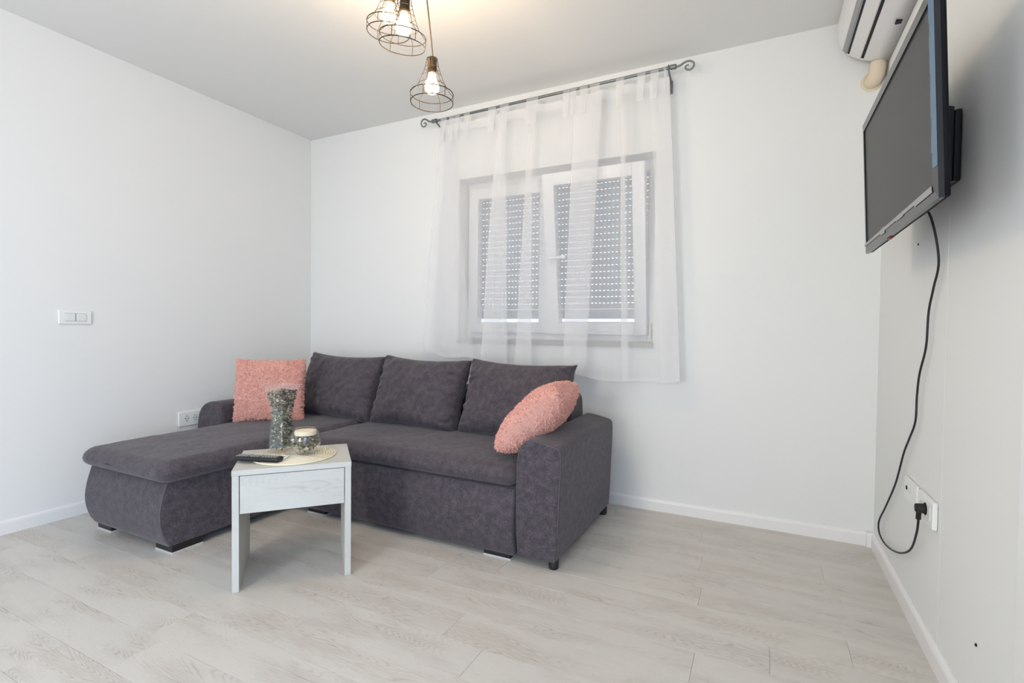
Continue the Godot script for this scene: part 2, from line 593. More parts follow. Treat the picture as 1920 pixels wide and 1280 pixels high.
# ------------------------------------------------------------------ window, shutter, curtain
func window() -> void:
	var w := structure("window_1", "white plastic window with its right sash tilted in", Vector3(-1.25, 0.983, -3.15))
	var mb := MB.new()
	frame_bars(mb, -1.925, -0.575, 0.983, 2.10, -3.20, -3.135, 0.062)
	wpart("fixed_frame", mb, M.pvc, w)
	# left sash, closed
	mb = MB.new()
	frame_bars(mb, -1.910, -1.281, 1.029, 2.052, -3.18, -3.112, 0.076)
	var s := wpart("sash", mb, M.pvc, w)
	mb = MB.new()
	mb.lohi(Vector3(-1.836, 1.103, -3.150), Vector3(-1.355, 1.978, -3.144))
	part("pane", mb, M.glass, s)
	# right sash, tilted in at the top
	mb = MB.new()
	frame_bars(mb, -0.322, 0.322, 0.0, 1.023, -0.034, 0.034, 0.076)
	s = part("sash", mb, M.pvc, w)
	s.position = Vector3(-0.951, 1.029, -3.128) - w.position
	s.rotation.x = 0.145
	mb = MB.new()
	mb.lohi(Vector3(-0.248, 0.074, -0.006), Vector3(0.248, 0.949, 0.0))
	part("pane", mb, M.glass, s)
	mb = MB.new()
	mb.rbox(Vector3(-0.288, 0.50, 0.039), Vector3(0.028, 0.066, 0.010), 0.004, 2)
	mb.rbox(Vector3(-0.288, 0.50, 0.056), Vector3(0.018, 0.018, 0.030), 0.004, 2)
	mb.rbox(Vector3(-0.232, 0.50, 0.068), Vector3(0.125, 0.020, 0.012), 0.005, 2)
	part("handle", mb, M.pvc, s)
	for y in [1.05, 2.0]:
		mb = MB.new()
		mb.lathe([Vector2(0, 0), Vector2(0.008, 0), Vector2(0.008, 0.09), Vector2(0, 0.09)], 10, Vector3(-0.615, y - 0.045, -3.118))
		wpart("hinge", mb, M.pvc, w)
	var sill := structure("trim_1", "speckled granite window sill", Vector3(-1.25, 0.955, -3.05))
	mb = MB.new()
	mb.lohi(Vector3(-1.925, 0.955, -3.20), Vector3(-0.575, 0.983, WB + 0.022), 0.003, 2)
	wpart("slab", mb, M.granite, sill)
	# roller shutter outside, let down
	var sh := thing("roller_shutter", "closed grey roller shutter with slotted slats outside the window", "shutter", Vector3(-1.25, 1.13, -3.235))
	mb = MB.new()
	var prof := []
	for k in 7:
		var t := k / 6.0
		prof.append([t * 0.0348, 0.003 * sin(PI * t)])
	var x0 := -0.675
	var x1 := 0.675
	for side in [1.0, -1.0]:
		var rows := []
		for q in prof:
			rows.append(PackedVector3Array([Vector3(x0, q[0], side * 0.002 + q[1]), Vector3(x1, q[0], side * 0.002 + q[1])]))
		mb.grid(rows, false, side < 0.0)
	mb.quad(Vector3(x0, 0, 0.002), Vector3(x0, 0, -0.002), Vector3(x1, 0, -0.002), Vector3(x1, 0, 0.002))
	mb.quad(Vector3(x0, 0.0348, -0.002), Vector3(x0, 0.0348, 0.002), Vector3(x1, 0.0348, 0.002), Vector3(x1, 0.0348, -0.002))
	var x := x0
	while x < x1:
		mb.box(Vector3(x, 0.0382, 0), Vector3(0.0125, 0.0068, 0.002))
		x += 0.027
	var slat_mesh := mb.mesh()
	for k in 22:
		var o := part("slat", slat_mesh, M.slat, sh)
		o.position = Vector3(0, 0.066 + 0.0415 * k, 0)
	mb = MB.new()
	mb.rbox(Vector3(0, 0.032, 0), Vector3(1.35, 0.064, 0.014), 0.004, 2)
	part("bottom_bar", mb, M.slat, sh)
	for sx in [-1.0, 1.0]:
		mb = MB.new()
		mb.rbox(Vector3(sx * 0.668, 0.42, 0), Vector3(0.03, 1.08, 0.04), 0.002, 1)
		part("guide_rail", mb, M.pvc, sh)

func curtain() -> void:
	# rod
	var ry := func(x: float) -> float: return 2.494 + (x + 2.06) * 0.0125
	var rz := -2.906
	var rod := thing("curtain_rod", "grey wrought iron curtain rod with scroll ends above the window", "curtain rod", Vector3(-1.27, 2.5, rz))
	var mb := MB.new()
	mb.tube([Vector3(-2.07, ry.call(-2.07), rz), Vector3(-1.27, ry.call(-1.27), rz), Vector3(-0.475, ry.call(-0.475), rz)], 0.0085, 12)
	wpart("pole", mb, M.iron, rod)
	var fr := [Vector2(-0.465, 2.513), Vector2(-0.444, 2.510), Vector2(-0.430, 2.513), Vector2(-0.415, 2.521), Vector2(-0.394, 2.526), Vector2(-0.374, 2.521), Vector2(-0.363, 2.507), Vector2(-0.367, 2.490), Vector2(-0.382, 2.481), Vector2(-0.399, 2.485), Vector2(-0.408, 2.496), Vector2(-0.402, 2.507), Vector2(-0.390, 2.506)]
	var fl := [Vector2(-2.080, 2.496), Vector2(-2.104, 2.496), Vector2(-2.119, 2.502), Vector2(-2.135, 2.514), Vector2(-2.153, 2.521), Vector2(-2.173, 2.517), Vector2(-2.183, 2.502), Vector2(-2.180, 2.483), Vector2(-2.165, 2.473), Vector2(-2.149, 2.477), Vector2(-2.143, 2.490), Vector2(-2.152, 2.499), Vector2(-2.163, 2.494)]
	for f in [fr, fl]:
		var cv := Curve3D.new()
		var pts := []
		for i in f.size():
			pts.append(Vector3(f[i].x, f[i].y, rz + 0.004 * sin(i * 0.5)))
		mb = MB.new()
		var sm := smooth_path(pts, 5)
		var rad := []
		for i in sm.size():
			rad.append(lerpf(0.0062, 0.0042, float(i) / sm.size()))
		mb.tube(sm, rad, 8)
		var fin := wpart("finial", mb, M.iron, rod)
		mb = MB.new()
		var cx: float = f[0].x
		var dirx := signf(f[1].x - f[0].x)
		mb.lathe([Vector2(0, -0.016), Vector2(0.012, -0.016), Vector2(0.014, -0.012), Vector2(0.0125, 0.0), Vector2(0.014, 0.012), Vector2(0.012, 0.016), Vector2(0, 0.016)], 14, Vector3(cx - dirx * 0.006, f[0].y, rz), Basis(Vector3.BACK, PI / 2))
		part("collar", mb, M.iron, fin)
	for bx in [-0.496, -2.055]:
		mb = MB.new()
		var y: float = ry.call(bx)
		var ring := []
		for k in 17:
			var a := TAU * k / 16.0
			ring.append(Vector3(bx, y + 0.0125 * sin(a), rz + 0.0125 * cos(a)))
		mb.tube(ring, 0.0042, 8)
		mb.tube(smooth_path([Vector3(bx, y - 0.012, rz), Vector3(bx, y - 0.020, rz - 0.028), Vector3(bx, y - 0.030, rz - 0.062), Vector3(bx, y - 0.045, WB + 0.008), Vector3(bx, y - 0.085, WB + 0.005)], 5), 0.0055, 8)
		mb.rbox(Vector3(bx, y - 0.066, WB + 0.0035), Vector3(0.016, 0.075, 0.007), 0.002, 2)
		wpart("bracket", mb, M.iron, rod)
	# sheer cloth: single runs between triple-folded bands
	var cu := thing("sheer_curtain", "sheer white tab top curtain hanging in soft folds over the window", "curtain", Vector3(-1.27, 0.8, -2.9))
	# [x at the header, x at the hem, z]
	var bands := [[-1.985, -1.955, -2.150, -1.735], [-1.554, -1.517, -1.671, -1.471], [-1.332, -1.318, -1.419, -1.306], [-1.044, -0.868, -1.092, -0.947], [-0.766, -0.748, -0.730, -0.689]]
	var ctl := []
	var z0 := -2.910
	ctl.append([-1.955, -1.740, z0 - 0.010])
	ctl.append([-2.014, -2.150, z0 - 0.004])
	ctl.append([-2.016, -2.152, z0 + 0.004])
	ctl.append([-1.975, -1.960, z0 + 0.014])
	for k in range(1, bands.size()):
		var b: Array = bands[k]
		ctl.append([b[0] - 0.05, b[2] - 0.05, z0 - 0.006])
		ctl.append([b[1], b[3], z0])
		ctl.append([b[1] + 0.002, b[3] + 0.003, z0 + 0.007])
		ctl.append([b[0], b[2], z0 + 0.014])
		ctl.append([b[0] - 0.002, b[2] - 0.003, z0 + 0.020])
		ctl.append([b[1], b[3], z0 + 0.026])
	ctl.append([-0.665, -0.540, z0 + 0.004])
	ctl.append([-0.488, -0.402, z0 + 0.004])
	ctl.append([-0.486, -0.400, z0 + 0.012])
	ctl.append([-0.600, -0.500, z0 + 0.018])
	var cols := []
	for i in ctl.size() - 1:
		var a: Array = ctl[i]
		var b: Array = ctl[i + 1]
		var n := maxi(2, int(absf(b[1] - a[1]) / 0.012))
		for k in n:
			var t := float(k) / n
			cols.append([lerpf(a[0], b[0], t), lerpf(a[1], b[1], t), lerpf(a[2], b[2], t)])
	cols.append(ctl[-1])
	for pass_ in 2:
		var c2 := cols.duplicate(true)
		for i in range(1, cols.size() - 1):
			for d in 3:
				c2[i][d] = cols[i][d] * 0.5 + (cols[i - 1][d] + cols[i + 1][d]) * 0.25
		cols = c2
	var nz := fnoise(61, 1.0, 2)
	var rows := []
	var nrow := 30
	for r in nrow + 1:
		var t := float(r) / nrow
		var ln := PackedVector3Array()
		for i in cols.size():
			var c: Array = cols[i]
			var e := pow(t, 0.9)
			var x := lerpf(c[0], c[1], e)
			var hem := lerpf(0.885, 0.752, clampf((c[1] + 2.15) / 1.45, 0, 1)) + 0.03 * clampf((c[1] + 0.7) / 0.3, 0, 1) + 0.010 * sin(c[1] * 17.0)
			var top: float = ry.call(c[0]) - 0.045 - 0.012 * absf(sin(c[0] * 22.0))
			var y := lerpf(top, hem, t)
			var rip := 0.005 * sin(i * 0.35 + 2.0 * t) + 0.012 * t * nz.get_noise_2d(c[1] * 5.0, t * 2.0)
			ln.append(Vector3(x, y, c[2] + rip + 0.012 * t))
		rows.append(ln)
	mb = MB.new()
	mb.grid(rows)
	var cloth := wpart("cloth", mb, M.sheer, cu)
	# stitched header and hem: a second layer of the same cloth
	for spec in [[0, 1, "header"], [nrow - 1, nrow, "hem"]]:
		var rr := []
		for r in [spec[0], spec[1]]:
			var ln := PackedVector3Array()
			for i in cols.size():
				var p: Vector3 = rows[r][i]
				if r == nrow - 1:
					p = rows[nrow][i].lerp(rows[nrow - 1][i], 0.35)
				ln.append(p + Vector3(0, 0, 0.0022))
			rr.append(ln)
		mb = MB.new()
		mb.grid(rr)
		part(spec[2], mb, M.sheer, cloth)
	var tabs := [[-2.012, -1.962], [-1.942, -1.900], [-1.896, -1.856], [-1.826, -1.778], [-1.638, -1.580], [-1.550, -1.486], [-1.362, -1.280], [-1.116, -1.072], [-1.068, -1.030], [-1.010, -0.960], [-0.945, -0.886], [-0.790, -0.742], [-0.668, -0.622], [-0.594, -0.548], [-0.520, -0.506]]
	for tb in tabs:
		var prof := []
		var y: float = ry.call((tb[0] + tb[1]) / 2.0)
		prof.append(Vector2(y - 0.165, 0.030))
		prof.append(Vector2(y - 0.09, 0.026))
		prof.append(Vector2(y - 0.05, 0.018))
		for k in 9:
			var a := PI * k / 8.0
			prof.append(Vector2(y + 0.0098 * sin(a), 0.0098 * cos(a)))
		prof.append(Vector2(y - 0.05, -0.012))
		prof.append(Vector2(y - 0.09, -0.013))
		var rr := []
		for q in prof:
			var sk: float = 0.004 * (y - q.x) / 0.1
			rr.append(PackedVector3Array([Vector3(tb[0] + sk, q.x, rz + q.y), Vector3((tb[0] + tb[1]) / 2.0, q.x, rz + q.y + 0.002), Vector3(tb[1] - sk, q.x, rz + q.y)]))
		mb = MB.new()
		mb.grid(rr, false, true)
		wpart("tab", mb, M.sheer, cu)

func smooth_path(pts: Array, sub: int) -> Array:
	var out := []
	for i in pts.size() - 1:
		var p0: Vector3 = pts[maxi(i - 1, 0)]
		var p1: Vector3 = pts[i]
		var p2: Vector3 = pts[i + 1]
		var p3: Vector3 = pts[mini(i + 2, pts.size() - 1)]
		for k in sub:
			out.append(p1.cubic_interpolate(p2, p0, p3, float(k) / sub))
	out.append(pts[-1])
	return out


# ------------------------------------------------------------------ sofa
func bulged(front: float, back: float, y0: float, y1: float, bulge: float, tuck: float) -> Array:
	# outline (z, y), counter-clockwise with z to the right: bottom, bulging front, top, back
	var out := [Vector2(back, y0), Vector2(lerpf(back, front, 0.5), y0), Vector2(front - tuck - 0.02, y0)]
	for k in 11:
		var t := k / 10.0
		var b := sin(PI * pow(t, 0.85)) * bulge
		out.append(Vector2(front - tuck * (1.0 - t) + b, lerpf(y0, y1, t)))
	out.append(Vector2(front - 0.02, y1))
	out.append(Vector2(lerpf(back, front, 0.5), y1))
	out.append(Vector2(back, y1))
	return out

# padded slab: rounded box with a crowned, slightly uneven top
func padded(mb: MB, lo: Vector3, hi: Vector3, r: float, crown: float, seed_: int, bulge := 0.012) -> void:
	var c := (lo + hi) / 2.0
	var h := (hi - lo) / 2.0
	var nz := fnoise(seed_, 1.0, 3)
	var nx := int(h.x * 2.0 / 0.035)
	var nzz := int(h.z * 2.0 / 0.035)
	var shape := func(p: Vector3) -> Vector3:
		var q := p - c
		var fx := 1.0 - pow(absf(q.x) / h.x, 2.0)
		var fz := 1.0 - pow(absf(q.z) / h.z, 2.0)
		var n := nz.get_noise_3d(p.x * 5.0, p.y * 5.0, p.z * 5.0)
		if q.y > 0.0:
			p.y += crown * sqrt(maxf(fx * fz, 0.0)) * (q.y / h.y) + 0.006 * n
		var fy := 1.0 - pow(q.y / h.y, 2.0)
		p.x += signf(q.x) * bulge * fy * pow(absf(q.x) / h.x, 8.0)
		p.z += signf(q.z) * bulge * fy * pow(absf(q.z) / h.z, 8.0)
		return p + Vector3(0, 0, 0.003 * n)
	var ring := func(inset: float, y: float) -> PackedVector3Array:
		var ln := PackedVector3Array()
		var ix := h.x - inset
		var iz := h.z - inset
		var rc := maxf(0.05 - inset, 0.002)
		for e in 4:
			var cnt: int = nx if e % 2 == 0 else nzz
			for k in cnt:
				var t := float(k) / cnt
				var p: Vector3
				match e:
					0: p = Vector3(lerpf(-ix, ix, t), y, iz)
					1: p = Vector3(ix, y, lerpf(iz, -iz, t))
					2: p = Vector3(lerpf(ix, -ix, t), y, -iz)
					_: p = Vector3(-ix, y, lerpf(-iz, iz, t))
				var inner := Vector3(clampf(p.x, -ix + rc, ix - rc), p.y, clampf(p.z, -iz + rc, iz - rc))
				if (p - inner).length() > 1e-5 and (absf(p.x) > ix - rc and absf(p.z) > iz - rc):
					p = inner + (p - inner).normalized() * rc
				ln.append(shape.call(c + p))
		return ln
	var rows := []
	rows.append(ring.call(minf(h.x, h.z), -h.y))
	rows.append(ring.call(r + 0.05, -h.y))
	for k in 7:
		var a := PI / 2.0 * k / 6.0
		rows.append(ring.call(r * (1.0 - sin(a)), -h.y + r * (1.0 - cos(a))))
	for k in 7:
		var a := PI / 2.0 * k / 6.0
		rows.append(ring.call(r * (1.0 - cos(a)), h.y - r * (1.0 - sin(a))))
	var steps := 9
	var reach := minf(h.x, h.z)
	for k in range(1, steps + 1):
		rows.append(ring.call(lerpf(r, reach, float(k) / steps), h.y))
	mb.grid(rows, true)

func sofa() -> void:
	var so := thing("corner_sofa", "dark mauve grey suede corner sofa with chaise along the left wall", "sofa", Vector3(-2.0, 0, -2.2))
	var sweep_x := func(q: Vector2, t: float) -> Vector3: return Vector3(t, q.y, q.x)
	# bases
	var mb := MB.new()
	mb.sweep(bulged(-1.325, -2.90, 0.042, 0.338, 0.036, 0.012), -3.05, -2.40, 0.010, sweep_x, true)
	var cb := wpart("chaise_base", mb, M.sofa, so)
	for x in [-2.404, -3.046]:
		var path := []
		for k in 11:
			var t := k / 10.0
			path.append(Vector3(x, lerpf(0.046, 0.334, t), -1.325 - 0.012 * (1.0 - t) + sin(PI * pow(t, 0.85)) * 0.036 - 0.002))
		mb = MB.new()
		mb.tube(path, 0.0035, 6)
		part("piping", mb, M.piping, cb)
	mb = MB.new()
	mb.sweep(bulged(-2.014, -2.90, 0.027, 0.332, 0.026, 0.008), -2.398, -0.982, 0.012, sweep_x, true)
	wpart("seat_base", mb, M.sofa, so)
	# mattresses
	mb = MB.new()
	padded(mb, Vector3(-3.055, 0.340, -2.72), Vector3(-2.356, 0.436, -1.285), 0.047, 0.018, 4)
	var cm := wpart("chaise_mattress", mb, M.sofa, so)
	mb = MB.new()
	var path2 := [Vector3(-2.399, 0.339, -1.328), Vector3(-2.399, 0.339, -1.7), Vector3(-2.399, 0.339, -2.0)]
	mb.tube(path2, 0.004, 6)
	part("piping", mb, M.piping, cm)
	mb = MB.new()
	padded(mb, Vector3(-2.336, 0.335, -2.72), Vector3(-0.984, 0.434, -2.005), 0.048, 0.016, 9)
	wpart("seat_mattress", mb, M.sofa, so)
	# arms: outline (x, y) swept along z
	var sweep_z := func(q: Vector2, t: float) -> Vector3: return Vector3(q.x, q.y, t)
	var right := []
	right.append_array([Vector2(-0.968, 0.040), Vector2(-0.87, 0.036), Vector2(-0.795, 0.036), Vector2(-0.781, 0.048)])
	right.append_array([Vector2(-0.776, 0.15), Vector2(-0.770, 0.30), Vector2(-0.765, 0.44), Vector2(-0.765, 0.500), Vector2(-0.767, 0.524), Vector2(-0.775, 0.538), Vector2(-0.792, 0.545), Vector2(-0.84, 0.556), Vector2(-0.88, 0.564), Vector2(-0.915, 0.566), Vector2(-0.942, 0.552), Vector2(-0.962, 0.526), Vector2(-0.974, 0.490), Vector2(-0.980, 0.44), Vector2(-0.982, 0.30), Vector2(-0.980, 0.15)])
	mb = MB.new()
	mb.sweep(right, -2.86, -2.012, 0.016, sweep_z, false, 3)
	var ar := wpart("armrest", mb, M.sofa, so)
	var pipe := []
	for k in range(4, 15):
		pipe.append(Vector3(right[k].x - 0.003 * signf(right[k].x + 0.87), right[k].y - (0.004 if k > 8 else 0.0), -2.018))
	mb = MB.new()
	mb.tube(pipe, 0.003, 6)
	part("piping", mb, M.piping, ar)
	var left := [Vector2(-3.310, 0.040), Vector2(-3.2, 0.036), Vector2(-3.08, 0.036), Vector2(-3.062, 0.048), Vector2(-3.060, 0.2), Vector2(-3.060, 0.36), Vector2(-3.062, 0.46), Vector2(-3.070, 0.515), Vector2(-3.090, 0.548), Vector2(-3.125, 0.563), Vector2(-3.165, 0.567), Vector2(-3.205, 0.563), Vector2(-3.245, 0.549), Vector2(-3.280, 0.522), Vector2(-3.305, 0.480), Vector2(-3.318, 0.42), Vector2(-3.322, 0.34), Vector2(-3.320, 0.2)]
	mb = MB.new()
	mb.sweep(left, -2.86, -2.02, 0.02, sweep_z, false, 3)
	wpart("armrest", mb, M.sofa, so)
	# backrest
	var bk := [Vector2(-2.94, 0.30), Vector2(-2.72, 0.30), Vector2(-2.70, 0.40), Vector2(-2.692, 0.52), Vector2(-2.694, 0.62), Vector2(-2.702, 0.66), Vector2(-2.725, 0.684), Vector2(-2.77, 0.694), Vector2(-2.84, 0.690), Vector2(-2.885, 0.676), Vector2(-2.91, 0.65), Vector2(-2.92, 0.60), Vector2(-2.93, 0.45)]
	mb = MB.new()
	mb.sweep(bk, -3.30, -0.965, 0.025, sweep_x, true, 4)
	wpart("backrest", mb, M.sofa, so)
	mb = MB.new()
	mb.lohi(Vector3(-3.29, 0.04, -2.93), Vector3(-0.80, 0.32, -2.865), 0.01, 2)
	wpart("back_panel", mb, M.sofa, so)
	# feet: black blocks with a chrome foot line
	for f in [[-3.06, -2.93, -1.495, -1.352], [-2.539, -2.406, -1.495, -1.350], [-2.30, -2.165, -2.16, -2.024], [-1.147, -1.005, -2.16, -2.022], [-3.06, -2.93, -2.6, -2.45], [-1.2, -1.06, -2.8, -2.66]]:
		mb = MB.new()
		var fh := 0.046 if f[3] > -1.6 else 0.030
		mb.lohi(Vector3(f[0] + 0.002, 0.008, f[2] + 0.002), Vector3(f[1] - 0.002, fh, f[3] - 0.002), 0.003, 2)
		var ft := wpart("foot", mb, M.black, so)
		mb = MB.new()
		mb.lohi(Vector3(f[0], 0.0, f[2]), Vector3(f[1], 0.009, f[3]), 0.002, 2)
		part("chrome_strip", mb, M.chrome, ft)
	for q in [Vector3(-0.805, 0, -2.05), Vector3(-0.80, 0, -2.80)]:
		mb = MB.new()
		mb.lathe([Vector2(0, 0), Vector2(0.019, 0), Vector2(0.021, 0.003), Vector2(0.023, 0.042), Vector2(0, 0.042)], 16, q)
		wpart("round_foot", mb, M.rubber, so)

# soft cushion: seam outline w x h, thickness t, origin at the middle of its lower seam, face towards +z
func cushion_mesh(w: float, h: float, t: float, seed_: int, pinch: float, res: int, wrinkle: float, fluffy := 0.0, droop := 0.0, fat := 2.6) -> MB:
	var mb := MB.new()
	var nz := fnoise(seed_, 1.0, 3)
	var cell := fnoise(seed_ + 1, 1.0, 1, FastNoiseLite.TYPE_CELLULAR)
	cell.cellular_return_type = FastNoiseLite.RETURN_DISTANCE
	cell.fractal_type = FastNoiseLite.FRACTAL_NONE
	var nf := fnoise(seed_ + 2, 1.0, 2)
	for side in [1.0, -1.0]:
		var rows := []
		for i in res + 1:
			var ln := PackedVector3Array()
			for j in res + 1:
				var u := sin(PI / 2.0 * (2.0 * j / res - 1.0)) * 0.55 + (2.0 * j / res - 1.0) * 0.45
				var v := sin(PI / 2.0 * (2.0 * i / res - 1.0)) * 0.55 + (2.0 * i / res - 1.0) * 0.45
				var x := u * w / 2.0 * (1.0 - pinch * (1.0 - v * v) * 0.6)
				var y := v * h / 2.0 * (1.0 - pinch * (1.0 - u * u))
				var body := pow(maxf((1.0 - pow(absf(u), fat)) * (1.0 - pow(absf(v), fat)), 0.0), 1.36 / fat)
				var z: float = side * t / 2.0 * body
				# heavier at the foot
				z *= 1.0 + droop * -v
				var edge := maxf(absf(u), absf(v))
				var n := nz.get_noise_3d(x * 6.0, y * 6.0, side * 3.0)
				z += side * wrinkle * n * body
				# short creases that run in from the seams
				z += side * wrinkle * 2.0 * sin(y * 95.0 + 6.0 * n) * pow(absf(u), 6.0) * (1.0 - pow(absf(u), 14.0)) * clampf(nz.get_noise_2d(y * 9.0, u * 2.0 + 7.0) + 0.2, 0.0, 1.0)
				x += nf.get_noise_3d(y * 9.0, v, 3.0) * 0.006 * edge
				if fluffy > 0.0:
					var cl := cell.get_noise_3d(x * 34.0, y * 34.0, side * 5.0)
					z += side * fluffy * (0.6 - cl * 0.9) * clampf(body * 3.0, 0.0, 1.0)
					x += signf(u) * fluffy * 0.6 * nf.get_noise_2d(y * 90.0, u * 4.0) * pow(absf(u), 6.0)
					y += signf(v) * fluffy * 0.6 * nf.get_noise_2d(x * 90.0, v * 4.0 + 9.0) * pow(absf(v), 6.0)
				ln.append(Vector3(x, y + h / 2.0, z))
			rows.append(ln)
		mb.grid(rows, false, side < 0.0)
	return mb

func cushions() -> void:
	var specs := [
		[-2.625, -2.525, 0.03, "dark mauve back cushion behind the upright pink pillow", 101],
		[-1.950, -2.515, -0.02, "dark mauve back cushion in the middle of the row of three", 202],
		[-1.268, -2.520, 0.01, "dark mauve back cushion beside the armrest under the curtain", 303],
	]
	for s in specs:
		var mb := cushion_mesh(0.675, 0.470, 0.215, s[4], 0.115, 64, 0.020, 0.0, 0.16, 3.6)
		var o := single("back_cushion", mb, M.sofa, s[3], "cushion", "dark back cushions")
		o.position = Vector3(s[0], 0.420, s[1])
		o.rotation = Vector3(-0.32, s[2], -0.022)
	# pink plush pillows
	var mb1 := cushion_mesh(0.425, 0.40, 0.14, 11, 0.05, 120, 0.006, 0.014)
	var p := single("plush_pillow", mb1, M.pink, "square pink plush pillow standing on the chaise in the corner", "pillow", "pink plush pillows")
	p.position = Vector3(-2.835, 0.445, -2.185)
	p.rotation = Vector3(-0.16, 0.617, 0.0)
	tufts(p, mb1, 5)
	var mb2 := cushion_mesh(0.39, 0.41, 0.17, 17, 0.06, 120, 0.006, 0.014)
	p = single("plush_pillow", mb2, M.pink, "pink plush pillow leaning over the right armrest", "pillow", "pink plush pillows")
	p.basis = Basis(Vector3(0, 0, 1), Vector3(0.72, 0.694, 0).normalized(), Vector3(-0.694, 0.72, 0).normalized())
	p.rotate_y(0.10)
	p.position = Vector3(-1.125, 0.487, -2.245)
	tufts(p, mb2, 6)

# short curled pile, too dense to count
func tufts(parent: MeshInstance3D, mb: MB, seed_: int) -> void:
	rng.seed = seed_
	var arr := (parent.mesh as ArrayMesh).surface_get_arrays(0)
	var vs: PackedVector3Array = arr[Mesh.ARRAY_VERTEX]
	var ns: PackedVector3Array = arr[Mesh.ARRAY_NORMAL]
	var cone := MB.new()
	for k in 4:
		var a := -TAU * k / 4.0
		var b := -TAU * (k + 1) / 4.0
		cone.flat(Vector3(cos(a), 0, sin(a)) * 0.0028, Vector3(cos(b), 0, sin(b)) * 0.0028, Vector3(0.0035, 0.0085, 0.0))
	var cm := cone.mesh()
	for pass_ in 2:
		var mm := MultiMesh.new()
		mm.transform_format = MultiMesh.TRANSFORM_3D
		mm.mesh = cm
		cm = cm.duplicate()
		mm.instance_count = 6500 if pass_ == 0 else 3200
		for i in mm.instance_count:
			var q := rng.randi_range(0, vs.size() - 1)
			var n := (ns[q] + Vector3(rng.randf_range(-1, 1), rng.randf_range(-1, 1), rng.randf_range(-1, 1)) * 0.7).normalized()
			var side := n.cross(Vector3(0.3, 0.8, 0.5)).normalized()
			var b := Basis(side, n, side.cross(n)).rotated(n, rng.randf() * TAU).scaled_local(Vector3.ONE * rng.randf_range(0.6, 1.25))
			mm.set_instance_transform(i, Transform3D(b, vs[q]))
		var o := MultiMeshInstance3D.new()
		o.name = "pile"
		o.multimesh = mm
		mm.mesh.surface_set_material(0, M.tuft if pass_ == 0 else M.tuft_dark)
		o.set_meta("kind", "stuff")
		parent.add_child(o, true)


# ------------------------------------------------------------------ table and what stands on it
const TT := 0.485

func table() -> void:
	var t := thing("side_table", "small limed oak side table with one drawer and panel legs", "table", Vector3(-1.830, 0, -1.545))
	t.rotation.y = 0.834
	var w := 0.449
	var d := 0.355
	var us := Vector2(0.5, 1.2)
	var mb := MB.new()
	mb.rbox(Vector3(0, TT - 0.011, 0), Vector3(w, 0.022, d), 0.0012, 1, 0, us, Vector2(0.1, 0.2))
	part("table_top", mb, M.table, t)
	for s in [-1.0, 1.0]:
		mb = MB.new()
		mb.rbox(Vector3(s * (w / 2 - 0.0135), (TT - 0.022) / 2, 0), Vector3(0.025, TT - 0.0222, d - 0.004), 0.001, 1, 1, us, Vector2(0.4 + 0.2 * s, 0.5 + 0.3 * s))
		part("leg", mb, M.table, t)
	mb = MB.new()
	mb.rbox(Vector3(0, 0.385, d / 2 - 0.013), Vector3(w - 0.057, 0.150, 0.017), 0.001, 1, 0, us, Vector2(0.62, 0.71))
	var dr := part("drawer", mb, M.table, t)
	mb = MB.new()
	mb.lohi(Vector3(-w / 2 + 0.035, 0.322, -d / 2 + 0.03), Vector3(w / 2 - 0.035, 0.44, d / 2 - 0.022))
	part("drawer_box", mb, M.table, dr)
	mb = MB.new()
	mb.lohi(Vector3(-w / 2 + 0.0262, 0.31, -d / 2 + 0.006), Vector3(w / 2 - 0.0262, TT - 0.0225, -d / 2 + 0.022))
	part("back_panel", mb, M.table, t)
	# round woven mat
	mb = MB.new()
	var r := 0.006
	while r < 0.176:
		var n := 2 * int(maxf(6.0, 0.5 * TAU * r / 0.0095))
		var path := []
		for k in n:
			var a := TAU * k / n
			var wob := 0.0016 * sin(k * PI)
			var ph := 1.0 if k % 2 == 0 else -1.0
			path.append(Vector3(cos(a) * (r + ph * 0.0030), 0.0032 + ph * 0.0009 + wob, sin(a) * (r + ph * 0.0030)))
		mb.tube(path, 0.0034, 6, true)
		r += 0.0115
	var mat_ := single("woven_mat", mb, M.straw, "round cream woven straw mat on the side table", "mat")
	mat_.position = Vector3(-1.832, TT + 0.0006, -1.545)
	var top := TT + 0.0078
	vase(Vector3(-1.925, top, -1.553))
	bowl(Vector3(-1.803, top, -1.575))
	remote(Vector3(-1.868, top, -1.392))
	# little price card beneath the vase
	mb = MB.new()
	mb.rbox(Vector3.ZERO, Vector3(0.085, 0.0008, 0.055), 0.0, 1)
	var card := single("paper_card", mb, M.paper, "small white paper card lying between remote and vase", "card")
	card.position = Vector3(-1.852, top + 0.0006, -1.474)
	card.rotation.y = 0.5
	mb = MB.new()
	mb.rbox(Vector3(0.005, 0.0007, 0.004), Vector3(0.045, 0.0004, 0.026), 0.0, 1)
	part("printed_block", mb, M.print, card)

func square_ring(s: float, y: float, rc: float) -> PackedVector3Array:
	var ln := PackedVector3Array()
	var h := s / 2.0
	for e in 4:
		for k in 5:
			var a := PI / 2.0 * e + PI / 2.0 * k / 4.0
			var cx := h - rc
			var sx := [1.0, -1.0, -1.0, 1.0][e] as float
			var sz := [1.0, 1.0, -1.0, -1.0][e] as float
			ln.append(Vector3(sx * cx + cos(a) * rc, y, sz * cx + sin(a) * rc))
	return ln

func vase_side(y: float) -> float:
	# foot 81 mm, waist 69 mm at 0.16, lip 114 mm at 0.30
	if y < 0.16:
		var t := y / 0.16
		return lerpf(0.083, 0.069, t * t * (3.0 - 2.0 * t))
	var t2 := (y - 0.16) / 0.14
	return lerpf(0.069, 0.114, pow(t2, 1.55))

